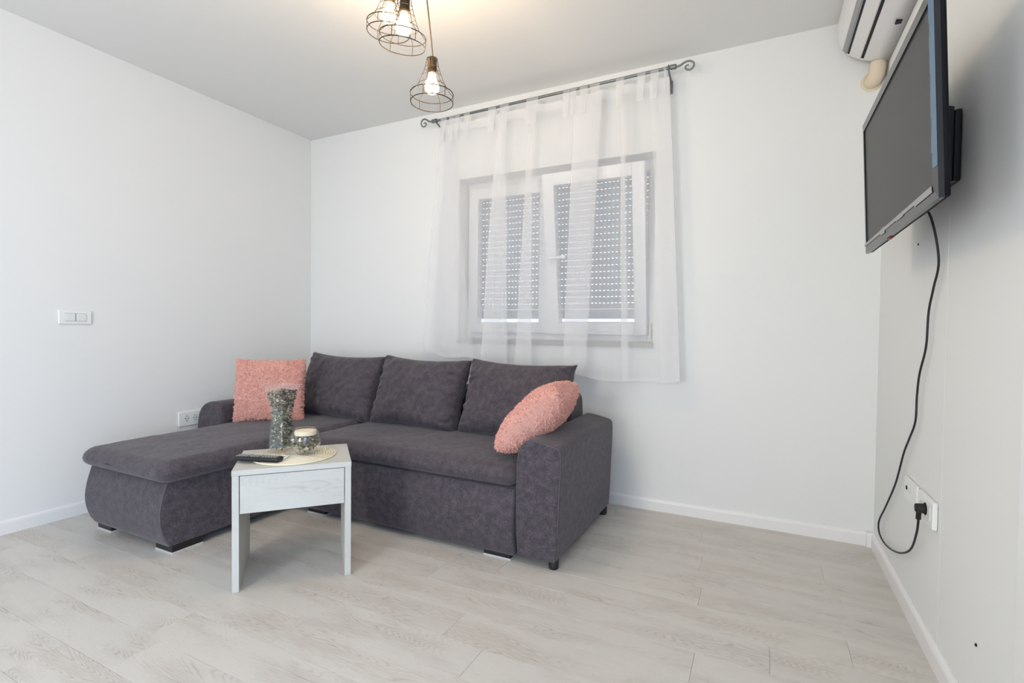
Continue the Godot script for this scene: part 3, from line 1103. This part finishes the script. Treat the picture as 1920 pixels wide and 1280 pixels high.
func chip(mb: MB, at: Vector3, size: float, col: Color) -> void:
	var b := Basis.from_euler(Vector3(rng.randf() * TAU, rng.randf() * TAU, rng.randf() * TAU))
	var l := size * rng.randf_range(0.7, 1.3)
	var w := size * rng.randf_range(0.45, 0.8)
	var cup := size * rng.randf_range(0.1, 0.35)
	var p := [Vector3(-l, cup, 0), Vector3(-l * 0.3, 0.0, w), Vector3(l * 0.5, 0, w * 0.8), Vector3(l, cup, 0), Vector3(l * 0.4, 0, -w), Vector3(-l * 0.4, 0, -w * 0.9)]
	var up := Vector3(0, size * 0.08, 0)
	for k in 6:
		var k2 := (k + 1) % 6
		mb.flat(at + b * (p[k2] + up), at + b * (p[k] + up), at + b * (up - Vector3(0, cup * 0.5, 0)), col)
		mb.flat(at + b * p[k], at + b * p[k2], at + b * Vector3(0, -cup * 0.5, 0), col)

var chip_colors := [Color8(58, 78, 60), Color8(74, 98, 80), Color8(156, 172, 150), Color8(212, 204, 172), Color8(110, 84, 62), Color8(128, 132, 92), Color8(92, 112, 96), Color8(178, 164, 128), Color8(60, 58, 50), Color8(112, 128, 112)]

func vase(at: Vector3) -> void:
	var yaw := atan2(0.78, 0.63) + PI / 4.0
	var mb := MB.new()
	var rows := [square_ring(0.002, 0.0, 0.0005)]
	var hgt := 0.30
	for k in 25:
		var y := hgt * k / 24.0
		rows.append(square_ring(vase_side(y), y, 0.006))
	for k in 24:
		var y := hgt - (hgt - 0.012) * k / 23.0
		rows.append(square_ring(vase_side(y) - 0.0065, y, 0.004))
	rows.append(square_ring(0.002, 0.012, 0.0005))
	mb.grid(rows, true, true)
	var o := single("glass_vase", mb, M.vase, "tall flared square glass vase full of green potpourri", "vase")
	o.position = at
	o.rotation.y = yaw
	rng.seed = 9
	mb = MB.new()
	var n := 0
	while n < 1200:
		var y := rng.randf_range(0.017, 0.274)
		var s := (vase_side(y) - 0.0075) / 2.0 - 0.0030
		var p := Vector3(rng.randf_range(-s, s), y, rng.randf_range(-s, s))
		if n % 4 != 0:
			p[0 if rng.randf() < 0.5 else 2] = s * (1.0 if rng.randf() < 0.5 else -1.0)
		if n % 4 == 1:
			p.x = signf(p.x) * s * rng.randf_range(0.8, 1.0)
			p.z = signf(p.z) * s * rng.randf_range(0.8, 1.0)
		chip(mb, p, rng.randf_range(0.0055, 0.0085), chip_colors[rng.randi_range(0, 9)].srgb_to_linear())
		n += 1
	for k in 5:
		chip(mb, Vector3(rng.randf_range(-0.02, 0.03), 0.258 + rng.randf() * 0.012, rng.randf_range(-0.02, 0.03)), 0.017, Color8(96, 78, 110).srgb_to_linear())
	var c := single("potpourri", mb, M.chips, "green and cream dried potpourri filling the tall glass vase", "potpourri")
	c.set_meta("kind", "stuff")
	c.position = at
	c.rotation.y = yaw

func bowl(at: Vector3) -> void:
	var mb := MB.new()
	var prof := [Vector2(0.0005, 0.0), Vector2(0.030, 0.0)]
	for k in 17:
		var a := lerpf(-1.10, 0.86, k / 16.0)
		prof.append(Vector2(0.0665 * cos(a), 0.0605 + 0.0665 * sin(a)))
	for k in 17:
		var a := lerpf(0.86, -1.05, k / 16.0)
		prof.append(Vector2(0.0635 * cos(a), 0.0605 + 0.0635 * sin(a)))
	prof.append(Vector2(0.0005, 0.0062))
	mb.lathe(prof, 36)
	var o := single("glass_bowl", mb, M.vase, "small round glass bowl with potpourri and a cream candle", "bowl")
	o.position = at
	rng.seed = 19
	mb = MB.new()
	var n := 0
	while n < 300:
		var p := Vector3(rng.randf_range(-1, 1), rng.randf_range(-1, 0.36), rng.randf_range(-1, 1))
		if p.length() > 1.0 or (p.length() < 0.6 and rng.randf() < 0.6):
			continue
		p = p * 0.053
		chip(mb, p + Vector3(0, 0.0605, 0), rng.randf_range(0.006, 0.010), chip_colors[[0, 3, 4, 7, 5, 8, 7, 3, 1, 4][rng.randi_range(0, 9)]].srgb_to_linear())
		n += 1
	var c := single("potpourri", mb, M.chips, "brown and cream potpourri inside the round glass bowl", "potpourri")
	c.set_meta("kind", "stuff")
	c.position = at
	mb = MB.new()
	mb.lathe([Vector2(0.0005, 0.0), Vector2(0.044, 0.0), Vector2(0.045, 0.002), Vector2(0.045, 0.017), Vector2(0.043, 0.019), Vector2(0.0005, 0.0185)], 28)
	var cd := single("candle", mb, M.candle, "flat cream candle set in the mouth of the glass bowl", "candle")
	cd.position = at + Vector3(0, 0.0835, 0)

func remote(at: Vector3) -> void:
	var o := thing("remote_control", "black television remote lying at the edge of the side table", "remote", at)
	o.rotation.y = 0.34
	var mb := MB.new()
	mb.rbox(Vector3(0, 0.0105, 0), Vector3(0.200, 0.021, 0.046), 0.0085, 4)
	part("body", mb, M.black, o)
	mb = MB.new()
	for i in 14:
		for j in 3:
			if i in [4, 8] and j != 1:
				continue
			mb.rbox(Vector3(-0.086 + i * 0.0128, 0.0214, -0.0125 + j * 0.0125), Vector3(0.0072, 0.0022, 0.0055), 0.0009, 1)
	part("buttons", mb, M.button, o, "pale grey buttons")


# ------------------------------------------------------------------ right wall: television, air conditioner, sockets
func television() -> void:
	var tv := thing("television", "flat black television tilted on a bracket on the right wall", "television", Vector3(0.35, 1.36, -1.917))
	tv.rotation = Vector3(0, -PI / 2, 0)
	tv.rotate_object_local(Vector3.RIGHT, 0.042)
	var w := 0.906
	var h := 0.497
	# front frame: screen opening with a slanted bezel
	var bez := 0.034
	var bot := 0.036
	var mb := MB.new()
	var o := [Vector2(-w / 2, 0), Vector2(w / 2, 0), Vector2(w / 2, h), Vector2(-w / 2, h)]
	var i_ := [Vector2(-w / 2 + bez, bot), Vector2(w / 2 - bez, bot), Vector2(w / 2 - bez, h - bez), Vector2(-w / 2 + bez, h - bez)]
	for k in 4:
		var k2 := (k + 1) % 4
		var a := Vector3(o[k].x, o[k].y, -0.003)
		var b := Vector3(o[k2].x, o[k2].y, -0.003)
		var c := Vector3(i_[k2].x, i_[k2].y, 0.0)
		var d := Vector3(i_[k].x, i_[k].y, 0.0)
		mb.quad(a, b, c, d)
		var c2 := Vector3(c.x, c.y, -0.006)
		var d2 := Vector3(d.x, d.y, -0.006)
		mb.quad(d, c, c2, d2)
		mb.quad(Vector3(a.x, a.y, -0.014), Vector3(b.x, b.y, -0.014), b, a)
	part("bezel", mb, M.tvblack, tv)
	mb = MB.new()
	mb.lohi(Vector3(-w / 2 + bez - 0.002, bot - 0.002, -0.010), Vector3(w / 2 - bez + 0.002, h - bez + 0.002, -0.0045))
	part("screen", mb, M.screen, tv)
	# bulging rear shell
	mb = MB.new()
	var rows := []
	for s in [[0.0005, -0.012], [0.001, -0.016], [0.004, -0.026], [0.04, -0.036], [0.12, -0.055], [0.19, -0.066], [0.22, -0.067]]:
		var ln := PackedVector3Array()
		var hw: float = w / 2 - s[0] - 0.001
		var y0: float = s[0] * 0.75 + 0.001
		var y1: float = h - s[0] - 0.001
		var n := 10
		for e in 4:
			for k in n:
				var t := float(k) / n
				match e:
					0: ln.append(Vector3(lerpf(-hw, hw, t), y0, s[1]))
					1: ln.append(Vector3(hw, lerpf(y0, y1, t), s[1]))
					2: ln.append(Vector3(lerpf(hw, -hw, t), y1, s[1]))
					_: ln.append(Vector3(-hw, lerpf(y1, y0, t), s[1]))
		rows.append(ln)
	var cap := PackedVector3Array()
	for k in 40:
		cap.append(Vector3(0, h / 2, -0.067))
	rows.append(cap)
	mb.grid(rows, true, true)
	var shell := part("rear_shell", mb, M.tvback, tv)
	for x in [-0.22, 0.20]:
		mb = MB.new()
		mb.rbox(Vector3(x, 0.021, -0.036), Vector3(0.16, 0.010, 0.018), 0.004, 2)
		part("speaker_grille", mb, M.dark, shell)
	# protective film still stuck along the lower and right edges
	mb = MB.new()
	mb.lohi(Vector3(-w / 2 + 0.01, bot - 0.010, 0.0002), Vector3(w / 2 - bez, bot + 0.001, 0.0010))
	mb.lohi(Vector3(-w / 2 + 0.30, bot - 0.017, 0.0002), Vector3(-w / 2 + 0.36, bot + 0.003, 0.0012))
	mb.lohi(Vector3(-w / 2 + 0.72, bot - 0.015, 0.0002), Vector3(w / 2 - bez, bot + 0.001, 0.0011))
	mb.lohi(Vector3(-w / 2 + 0.52, bot - 0.013, 0.0002), Vector3(-w / 2 + 0.60, bot + 0.001, 0.0011))
	part("protective_film", mb, M.film, tv, "pale peeling protective film")
	# blue film on the upright of the frame, its inner edge torn
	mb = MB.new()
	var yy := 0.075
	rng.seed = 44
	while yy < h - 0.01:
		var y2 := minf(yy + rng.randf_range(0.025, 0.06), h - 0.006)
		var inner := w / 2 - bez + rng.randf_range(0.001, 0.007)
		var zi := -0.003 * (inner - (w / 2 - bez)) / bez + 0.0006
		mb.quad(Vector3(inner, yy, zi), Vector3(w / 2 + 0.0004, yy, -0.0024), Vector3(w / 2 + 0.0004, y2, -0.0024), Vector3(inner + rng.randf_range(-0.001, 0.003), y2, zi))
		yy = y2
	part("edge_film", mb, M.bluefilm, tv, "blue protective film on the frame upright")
	mb = MB.new()
	mb.rbox(Vector3(-w / 2 + 0.36, -0.002, -0.014), Vector3(0.04, 0.005, 0.010), 0.002, 2)
	part("sensor_tab", mb, M.red, tv)
	# bracket
	var br := thing("television_bracket", "black steel wall bracket behind the television", "bracket", Vector3(WR, 1.6, -1.95))
	mb = MB.new()
	mb.lohi(Vector3(WR - 0.020, 1.50, -2.05), Vector3(WR - 0.002, 1.71, -1.905), 0.004, 2)
	wpart("wall_plate", mb, M.black, br)
	for z in [-2.035, -1.925]:
		mb = MB.new()
		var pr := [[0.418, 1.53], [0.49, 1.50], [0.492, 1.72], [0.45, 1.735], [0.412, 1.68]]
		for sgn in [-1.0, 1.0]:
			var zz: float = z + sgn * 0.012
			for k in range(1, 4):
				var a := Vector3(pr[0][0], pr[0][1], zz)
				var b := Vector3(pr[k][0], pr[k][1], zz)
				var c := Vector3(pr[k + 1][0], pr[k + 1][1], zz)
				if sgn > 0:
					mb.flat(a, b, c)
				else:
					mb.flat(a, c, b)
		for k in 5:
			var k2 := (k + 1) % 5
			mb.quad(Vector3(pr[k][0], pr[k][1], z + 0.012), Vector3(pr[k][0], pr[k][1], z - 0.012), Vector3(pr[k2][0], pr[k2][1], z - 0.012), Vector3(pr[k2][0], pr[k2][1], z + 0.012))
		wpart("tilt_arm", mb, M.black, br)
	# power cord down to the socket
	var cd := thing("power_cord", "black power cord hanging from television to wall socket", "cord", Vector3(0.49, 0.5, -2.1))
	var cx := 0.494
	var pts := [Vector3(0.436, 1.47, -2.02), Vector3(0.470, 1.42, -2.023), Vector3(cx, 1.287, -2.029), Vector3(cx, 1.20, -2.075), Vector3(cx, 1.123, -2.121), Vector3(cx, 1.007, -2.139), Vector3(cx, 0.912, -2.207), Vector3(cx, 0.83, -2.232), Vector3(cx, 0.738, -2.243), Vector3(cx, 0.66, -2.32), Vector3(cx, 0.591, -2.393), Vector3(cx, 0.447, -2.505), Vector3(cx, 0.30, -2.67), Vector3(cx, 0.19, -2.80), Vector3(cx, 0.140, -2.775), Vector3(cx, 0.142, -2.63), Vector3(cx, 0.195, -2.42), Vector3(cx, 0.27, -2.26), Vector3(0.486, 0.37, -2.150), Vector3(0.480, 0.435, -2.107)]
	mb = MB.new()
	mb.tube(smooth_path(pts, 6), 0.0036, 8)
	wpart("cable", mb, M.cable, cd)
	mb = MB.new()
	mb.tube(smooth_path([Vector3(0.480, 0.430, -2.110), Vector3(0.479, 0.448, -2.103), Vector3(0.478, 0.462, -2.10)], 3), 0.0075, 10)
	mb.lathe([Vector2(0.0005, 0), Vector2(0.013, 0), Vector2(0.0145, 0.004), Vector2(0.0165, 0.022), Vector2(0.0165, 0.030), Vector2(0.0005, 0.030)], 18, Vector3(0.468, 0.470, -2.098), Basis(Vector3.BACK, -PI / 2))
	wpart("plug", mb, M.rubber, cd)

func disc_x(mb: MB, at: Vector3, r: float, depth: float, dir: float, seg := 20) -> void:
	mb.lathe([Vector2(0.0003, 0), Vector2(r, 0), Vector2(r, depth), Vector2(0.0003, depth)], seg, at, Basis(Vector3.BACK, PI / 2 * dir))

func sockets() -> void:
	# antenna plate and power socket on the right wall
	var s := thing("antenna_socket", "white plate with antenna sockets beside the power socket", "socket", Vector3(WR, 0.47, -2.32))
	var mb := MB.new()
	mb.lohi(Vector3(WR - 0.010, 0.425, -2.400), Vector3(WR - 0.002, 0.508, -2.232), 0.003, 2)
	wpart("plate", mb, M.plastic, s)
	for z in [-2.366, -2.325]:
		mb = MB.new()
		disc_x(mb, Vector3(WR - 0.009, 0.468, z), 0.008, 0.003, 1.0)
		wpart("jack", mb, M.dark if z < -2.34 else M.rocker, s)
	s = thing("wall_socket", "white wall socket with the black plug in it", "socket", Vector3(WR, 0.47, -2.1))
	mb = MB.new()
	mb.lohi(Vector3(WR - 0.016, 0.425, -2.188), Vector3(WR - 0.002, 0.512, -2.020), 0.003, 2)
	wpart("plate", mb, M.plastic, s)
	mb = MB.new()
	disc_x(mb, Vector3(WR - 0.0155, 0.470, -2.098), 0.021, 0.0015, 1.0, 24)
	wpart("outlet_well", mb, M.dark, s)
	mb = MB.new()
	mb.lohi(Vector3(WR - 0.018, 0.447, -2.066), Vector3(WR - 0.015, 0.492, -2.044), 0.001, 1)
	wpart("blank_module", mb, M.rocker, s)
	mb = MB.new()
	disc_x(mb, Vector3(WR - 0.0165, 0.470, -2.150), 0.012, 0.0015, 1.0, 18)
	wpart("cover_cap", mb, M.rocker, s)
	# double socket on the left wall
	s = thing("double_socket", "white double wall socket beside the left armrest", "socket", Vector3(WL, 0.44, -2.01))
	mb = MB.new()
	mb.lohi(Vector3(WL, 0.398, -2.090), Vector3(WL + 0.011, 0.490, -1.938), 0.003, 2)
	wpart("plate", mb, M.plastic, s)
	for z in [-1.988, -2.040]:
		mb = MB.new()
		disc_x(mb, Vector3(WL + 0.0105, 0.446, z), 0.0185, 0.001, -1.0, 24)
		var well := wpart("outlet_well", mb, M.rocker, s)
		mb = MB.new()
		for q in [Vector2(0.0, 0.0085), Vector2(0.0, -0.0085)]:
			disc_x(mb, Vector3(WL + 0.0118, 0.446 + q.x, z + q.y), 0.003, 0.0006, -1.0, 10)
		for yy in [-0.0165, 0.0165]:
			mb.rbox(Vector3(WL + 0.0121, 0.446 + yy, z), Vector3(0.0012, 0.004, 0.006), 0.0, 1)
		part("contacts", mb, M.dark, well)
	# light switch
	s = thing("light_switch", "white double light switch on the wall above the chaise", "light switch", Vector3(WL, 1.09, -1.395))
	mb = MB.new()
	mb.lohi(Vector3(WL, 1.055, -1.470), Vector3(WL + 0.010, 1.130, -1.322), 0.004, 2)
	wpart("plate", mb, M.plastic, s)
	mb = MB.new()
	mb.lohi(Vector3(WL + 0.009, 1.0705, -1.4435), Vector3(WL + 0.0106, 1.1145, -1.3485))
	wpart("rocker_bed", mb, M.film, s)
	for z in [-1.4205, -1.3715]:
		mb = MB.new()
		mb.rbox(Vector3(WL + 0.0115, 1.0925, z), Vector3(0.006, 0.041, 0.0445), 0.0015, 2)
		wpart("rocker", mb, M.rocker, s)

func air_conditioner() -> void:
	var ac := thing("air_conditioner", "white split air conditioner high on the wall above the television", "air conditioner", Vector3(WR, 2.34, -2.5))
	var prof := [Vector2(0.509, 2.340), Vector2(0.509, 2.585), Vector2(0.40, 2.590), Vector2(0.325, 2.586), Vector2(0.303, 2.572), Vector2(0.297, 2.545), Vector2(0.300, 2.505), Vector2(0.308, 2.470), Vector2(0.320, 2.438), Vector2(0.336, 2.414), Vector2(0.362, 2.394), Vector2(0.402, 2.370), Vector2(0.45, 2.354)]
	var mb := MB.new()
	mb.sweep(prof, -2.962, -2.14, 0.022, func(q: Vector2, t: float) -> Vector3: return Vector3(q.x, q.y, t), true, 2)
	wpart("body", mb, M.ac, ac)
	var strip := func(a: Vector2, b: Vector2, z0: float, z1: float, off: float, thick: float) -> MB:
		var m := MB.new()
		var d := (b - a).normalized()
		var n := Vector2(d.y, -d.x)
		if n.y > 0.0:
			n = -n
		var bas := Basis(Vector3(d.x, d.y, 0), Vector3(n.x, n.y, 0), Vector3(d.x, d.y, 0).cross(Vector3(n.x, n.y, 0)))
		var c := (a + b) / 2.0 + n * (off - thick / 2.0)
		m.rbox(Vector3(c.x, c.y, (z0 + z1) / 2.0), Vector3((b - a).length(), thick, z1 - z0), 0.001, 1, -1, Vector2.ONE, Vector2.ZERO, bas)
		return m
	wpart("trim_strip", strip.call(Vector2(0.3235, 2.432), Vector2(0.338, 2.411), -2.935, -2.16, 0.003, 0.008), M.acgrey, ac, "grey trim strip")
	wpart("air_slot", strip.call(Vector2(0.341, 2.410), Vector2(0.349, 2.404), -2.930, -2.16, 0.0015, 0.008), M.dark, ac)
	wpart("louver", strip.call(Vector2(0.351, 2.4025), Vector2(0.394, 2.375), -2.935, -2.16, 0.0035, 0.008), M.ac, ac)
	wpart("air_slot", strip.call(Vector2(0.396, 2.3738), Vector2(0.407, 2.3683), -2.925, -2.16, 0.0015, 0.008), M.dark, ac)
	mb = MB.new()
	mb.rbox(Vector3(0.480, 2.347, -2.60), Vector3(0.022, 0.012, 0.028), 0.002, 1)
	wpart("drain_notch", mb, M.dark, ac)
	# cream pipe from the unit into the back wall
	var pc := thing("pipe_cover", "cream pipe leading from the air conditioner into the back wall", "pipe", Vector3(0.466, 2.3, -2.965))
	mb = MB.new()
	mb.tube(smooth_path([Vector3(0.470, 2.352, -2.955), Vector3(0.468, 2.315, -2.956), Vector3(0.462, 2.290, -2.966), Vector3(0.456, 2.280, -2.982), Vector3(0.452, 2.279, -3.003)], 5), 0.033, 18)
	wpart("pipe", mb, M.cream, pc)
	mb = MB.new()
	mb.lathe([Vector2(0.034, 0), Vector2(0.046, 0), Vector2(0.046, 0.002), Vector2(0.034, 0.005)], 26, Vector3(0.454, 2.282, WB + 0.0002), Basis(Vector3.RIGHT, PI / 2))
	wpart("wall_collar", mb, M.cream, pc)


# ------------------------------------------------------------------ pendant lamps
func pendants() -> void:
	var centre := Vector3(-1.335, CH, -1.68)
	var mb := MB.new()
	mb.lathe([Vector2(0.0005, -0.028), Vector2(0.055, -0.028), Vector2(0.060, -0.022), Vector2(0.060, -0.0005), Vector2(0.0005, -0.0005)], 32)
	var rose := single("ceiling_rose", mb, M.wire, "round dark ceiling rose that carries the three pendant lamps", "ceiling rose")
	rose.position = centre
	# one wire cage lamp; origin where the cord enters the socket
	var lamps := [
		[Vector3(-1.269, 2.190, -1.761), Vector3(0.0, 0, 0.0), "wire cage pendant lamp that hangs lowest of the three"],
		[Vector3(-1.270, 2.348, -1.583), Vector3(0.07, 0, -0.13), "wire cage pendant lamp hanging at middle height, slightly tilted"],
		[Vector3(-1.436, 2.492, -1.690), Vector3(0.03, 0, -0.07), "wire cage pendant lamp that hangs highest, close to the ceiling"],
	]
	var bulb_mat := mat(c8(255, 236, 200), 0.3)
	bulb_mat.emission_enabled = true
	bulb_mat.emission = c8(255, 214, 150)
	bulb_mat.emission_energy_multiplier = 10.0
	for l in lamps:
		var o := thing("pendant_lamp", l[2], "pendant lamp", l[0], "wire cage pendant lamps")
		o.rotation = l[1]
		var cord := MB.new()
		var inv := o.transform.affine_inverse()
		var foot: Vector3 = Vector3(lerpf(centre.x, l[0].x, 0.6), CH - 0.028, lerpf(centre.z, l[0].z, 0.6))
		var bend := smooth_path([Vector3(0, -0.004, 0), inv * (l[0] + Vector3(0, 0.03, 0)), inv * foot], 5)
		cord.tube(bend, 0.0032, 8)
		part("cord", cord, M.cord, o)
		var sk := MB.new()
		sk.lathe([Vector2(0.0005, 0.0), Vector2(0.010, 0.0), Vector2(0.017, -0.004), Vector2(0.0195, -0.010), Vector2(0.0195, -0.050), Vector2(0.0185, -0.052), Vector2(0.0185, -0.064), Vector2(0.0005, -0.064)].map(func(q): return Vector2(q.x, q.y)), 20)
		part("socket", sk, M.brass, o)
		var cage := MB.new()
		for ring in [[0.0215, -0.004, 0.0015], [0.0300, -0.043, 0.0011], [0.0430, -0.080, 0.0011], [0.0590, -0.118, 0.0011], [0.0895, -0.150, 0.0019], [0.0885, -0.186, 0.0019]]:
			var path := []
			for k in 40:
				var a := TAU * k / 40.0
				path.append(Vector3(cos(a) * ring[0], ring[1], sin(a) * ring[0]))
			cage.tube(path, ring[2], 6, true)
		for k in 6:
			var a := TAU * (k + 0.3) / 6.0
			var d := Vector3(cos(a), 0, sin(a))
			cage.tube([d * 0.010 + Vector3(0, 0.001, 0), d * 0.0185 + Vector3(0, -0.0005, 0), d * 0.0215 + Vector3(0, -0.004, 0), d * 0.0262 + Vector3(0, -0.03, 0), d * 0.0345 + Vector3(0, -0.058, 0), d * 0.047 + Vector3(0, -0.09, 0), d * 0.0590 + Vector3(0, -0.118, 0), d * 0.0895 + Vector3(0, -0.150, 0), d * 0.0885 + Vector3(0, -0.186, 0)], 0.0014, 6)
		part("wire_cage", cage, M.wire, o)
		var bulb := MB.new()
		var prof := []
		for q in [[0.0, -0.150], [0.012, -0.1485], [0.022, -0.143], [0.0285, -0.133], [0.030, -0.121], [0.0275, -0.108], [0.0215, -0.094], [0.0165, -0.082], [0.0145, -0.070], [0.0140, -0.062]]:
			prof.append(Vector2(maxf(q[0], 0.0004), q[1]))
		bulb.lathe(prof, 22)
		part("bulb", bulb, bulb_mat, o, "glowing warm bulb")
		var li := OmniLight3D.new()
		li.name = "bulb_light"
		li.position = Vector3(0, -0.118, 0)
		li.light_color = c8(255, 222, 180)
		li.light_energy = LAMP_ENERGY
		li.light_size = 0.022
		li.omni_range = 12.0
		li.omni_attenuation = 2.0
		li.shadow_enabled = true
		o.add_child(li)


# ------------------------------------------------------------------
const LAMP_ENERGY := 0.16
const REAR_ENERGY := 6.8
const DOOR_ENERGY := 3.9

func area(called: String, at: Vector3, towards: Vector3, size: Vector2, energy: float, color: Color) -> void:
	var l := AreaLight3D.new()
	l.name = called
	add_child(l)
	l.position = at
	l.look_at(at + towards, Vector3.UP)
	l.area_size = size
	l.light_energy = energy
	l.light_color = color
	l.area_range = 14.0
	l.shadow_enabled = true

func _ready() -> void:
	var cam := Camera3D.new()
	cam.name = "camera"
	add_child(cam)
	cam.position = Vector3(0, 1.0475, 0)
	cam.basis = Basis.from_euler(Vector3(-0.0222, 0.4627, 0.0110))
	cam.fov = 68.41
	cam.near = 0.02
	cam.current = true
	var env := Environment.new()
	env.background_mode = Environment.BG_SKY
	var sky := Sky.new()
	var sm := ProceduralSkyMaterial.new()
	sm.sky_top_color = c8(150, 186, 226)
	sm.sky_horizon_color = c8(222, 232, 242)
	sm.ground_bottom_color = c8(150, 146, 138)
	sm.ground_horizon_color = c8(214, 220, 226)
	sm.energy_multiplier = 2.2
	sky.sky_material = sm
	env.sky = sky
	env.tonemap_mode = Environment.TONE_MAPPER_LINEAR
	env.tonemap_exposure = 1.0
	env.sdfgi_enabled = true
	env.ssao_enabled = true
	env.ssil_enabled = true
	var we := WorldEnvironment.new()
	we.name = "environment"
	we.environment = env
	add_child(we)
	# added light at the made-up rear window, for a camera flash, and daylight through the balcony door in the right wall
	area("added_rear_light", Vector3(-1.30, 1.20, WF + 0.05), Vector3(0, 0, -1), Vector2(0.86, 1.85), REAR_ENERGY, c8(251, 250, 246))
	area("balcony_daylight", Vector3(WR + 0.09, 1.10, 1.10), Vector3(-1, 0, 0), Vector2(1.76, 2.05), DOOR_ENERGY, c8(178, 208, 255))
	materials()
	room()
	window()
	sofa()
	cushions()
	table()
	curtain()
	television()
	air_conditioner()
	sockets()
	pendants()
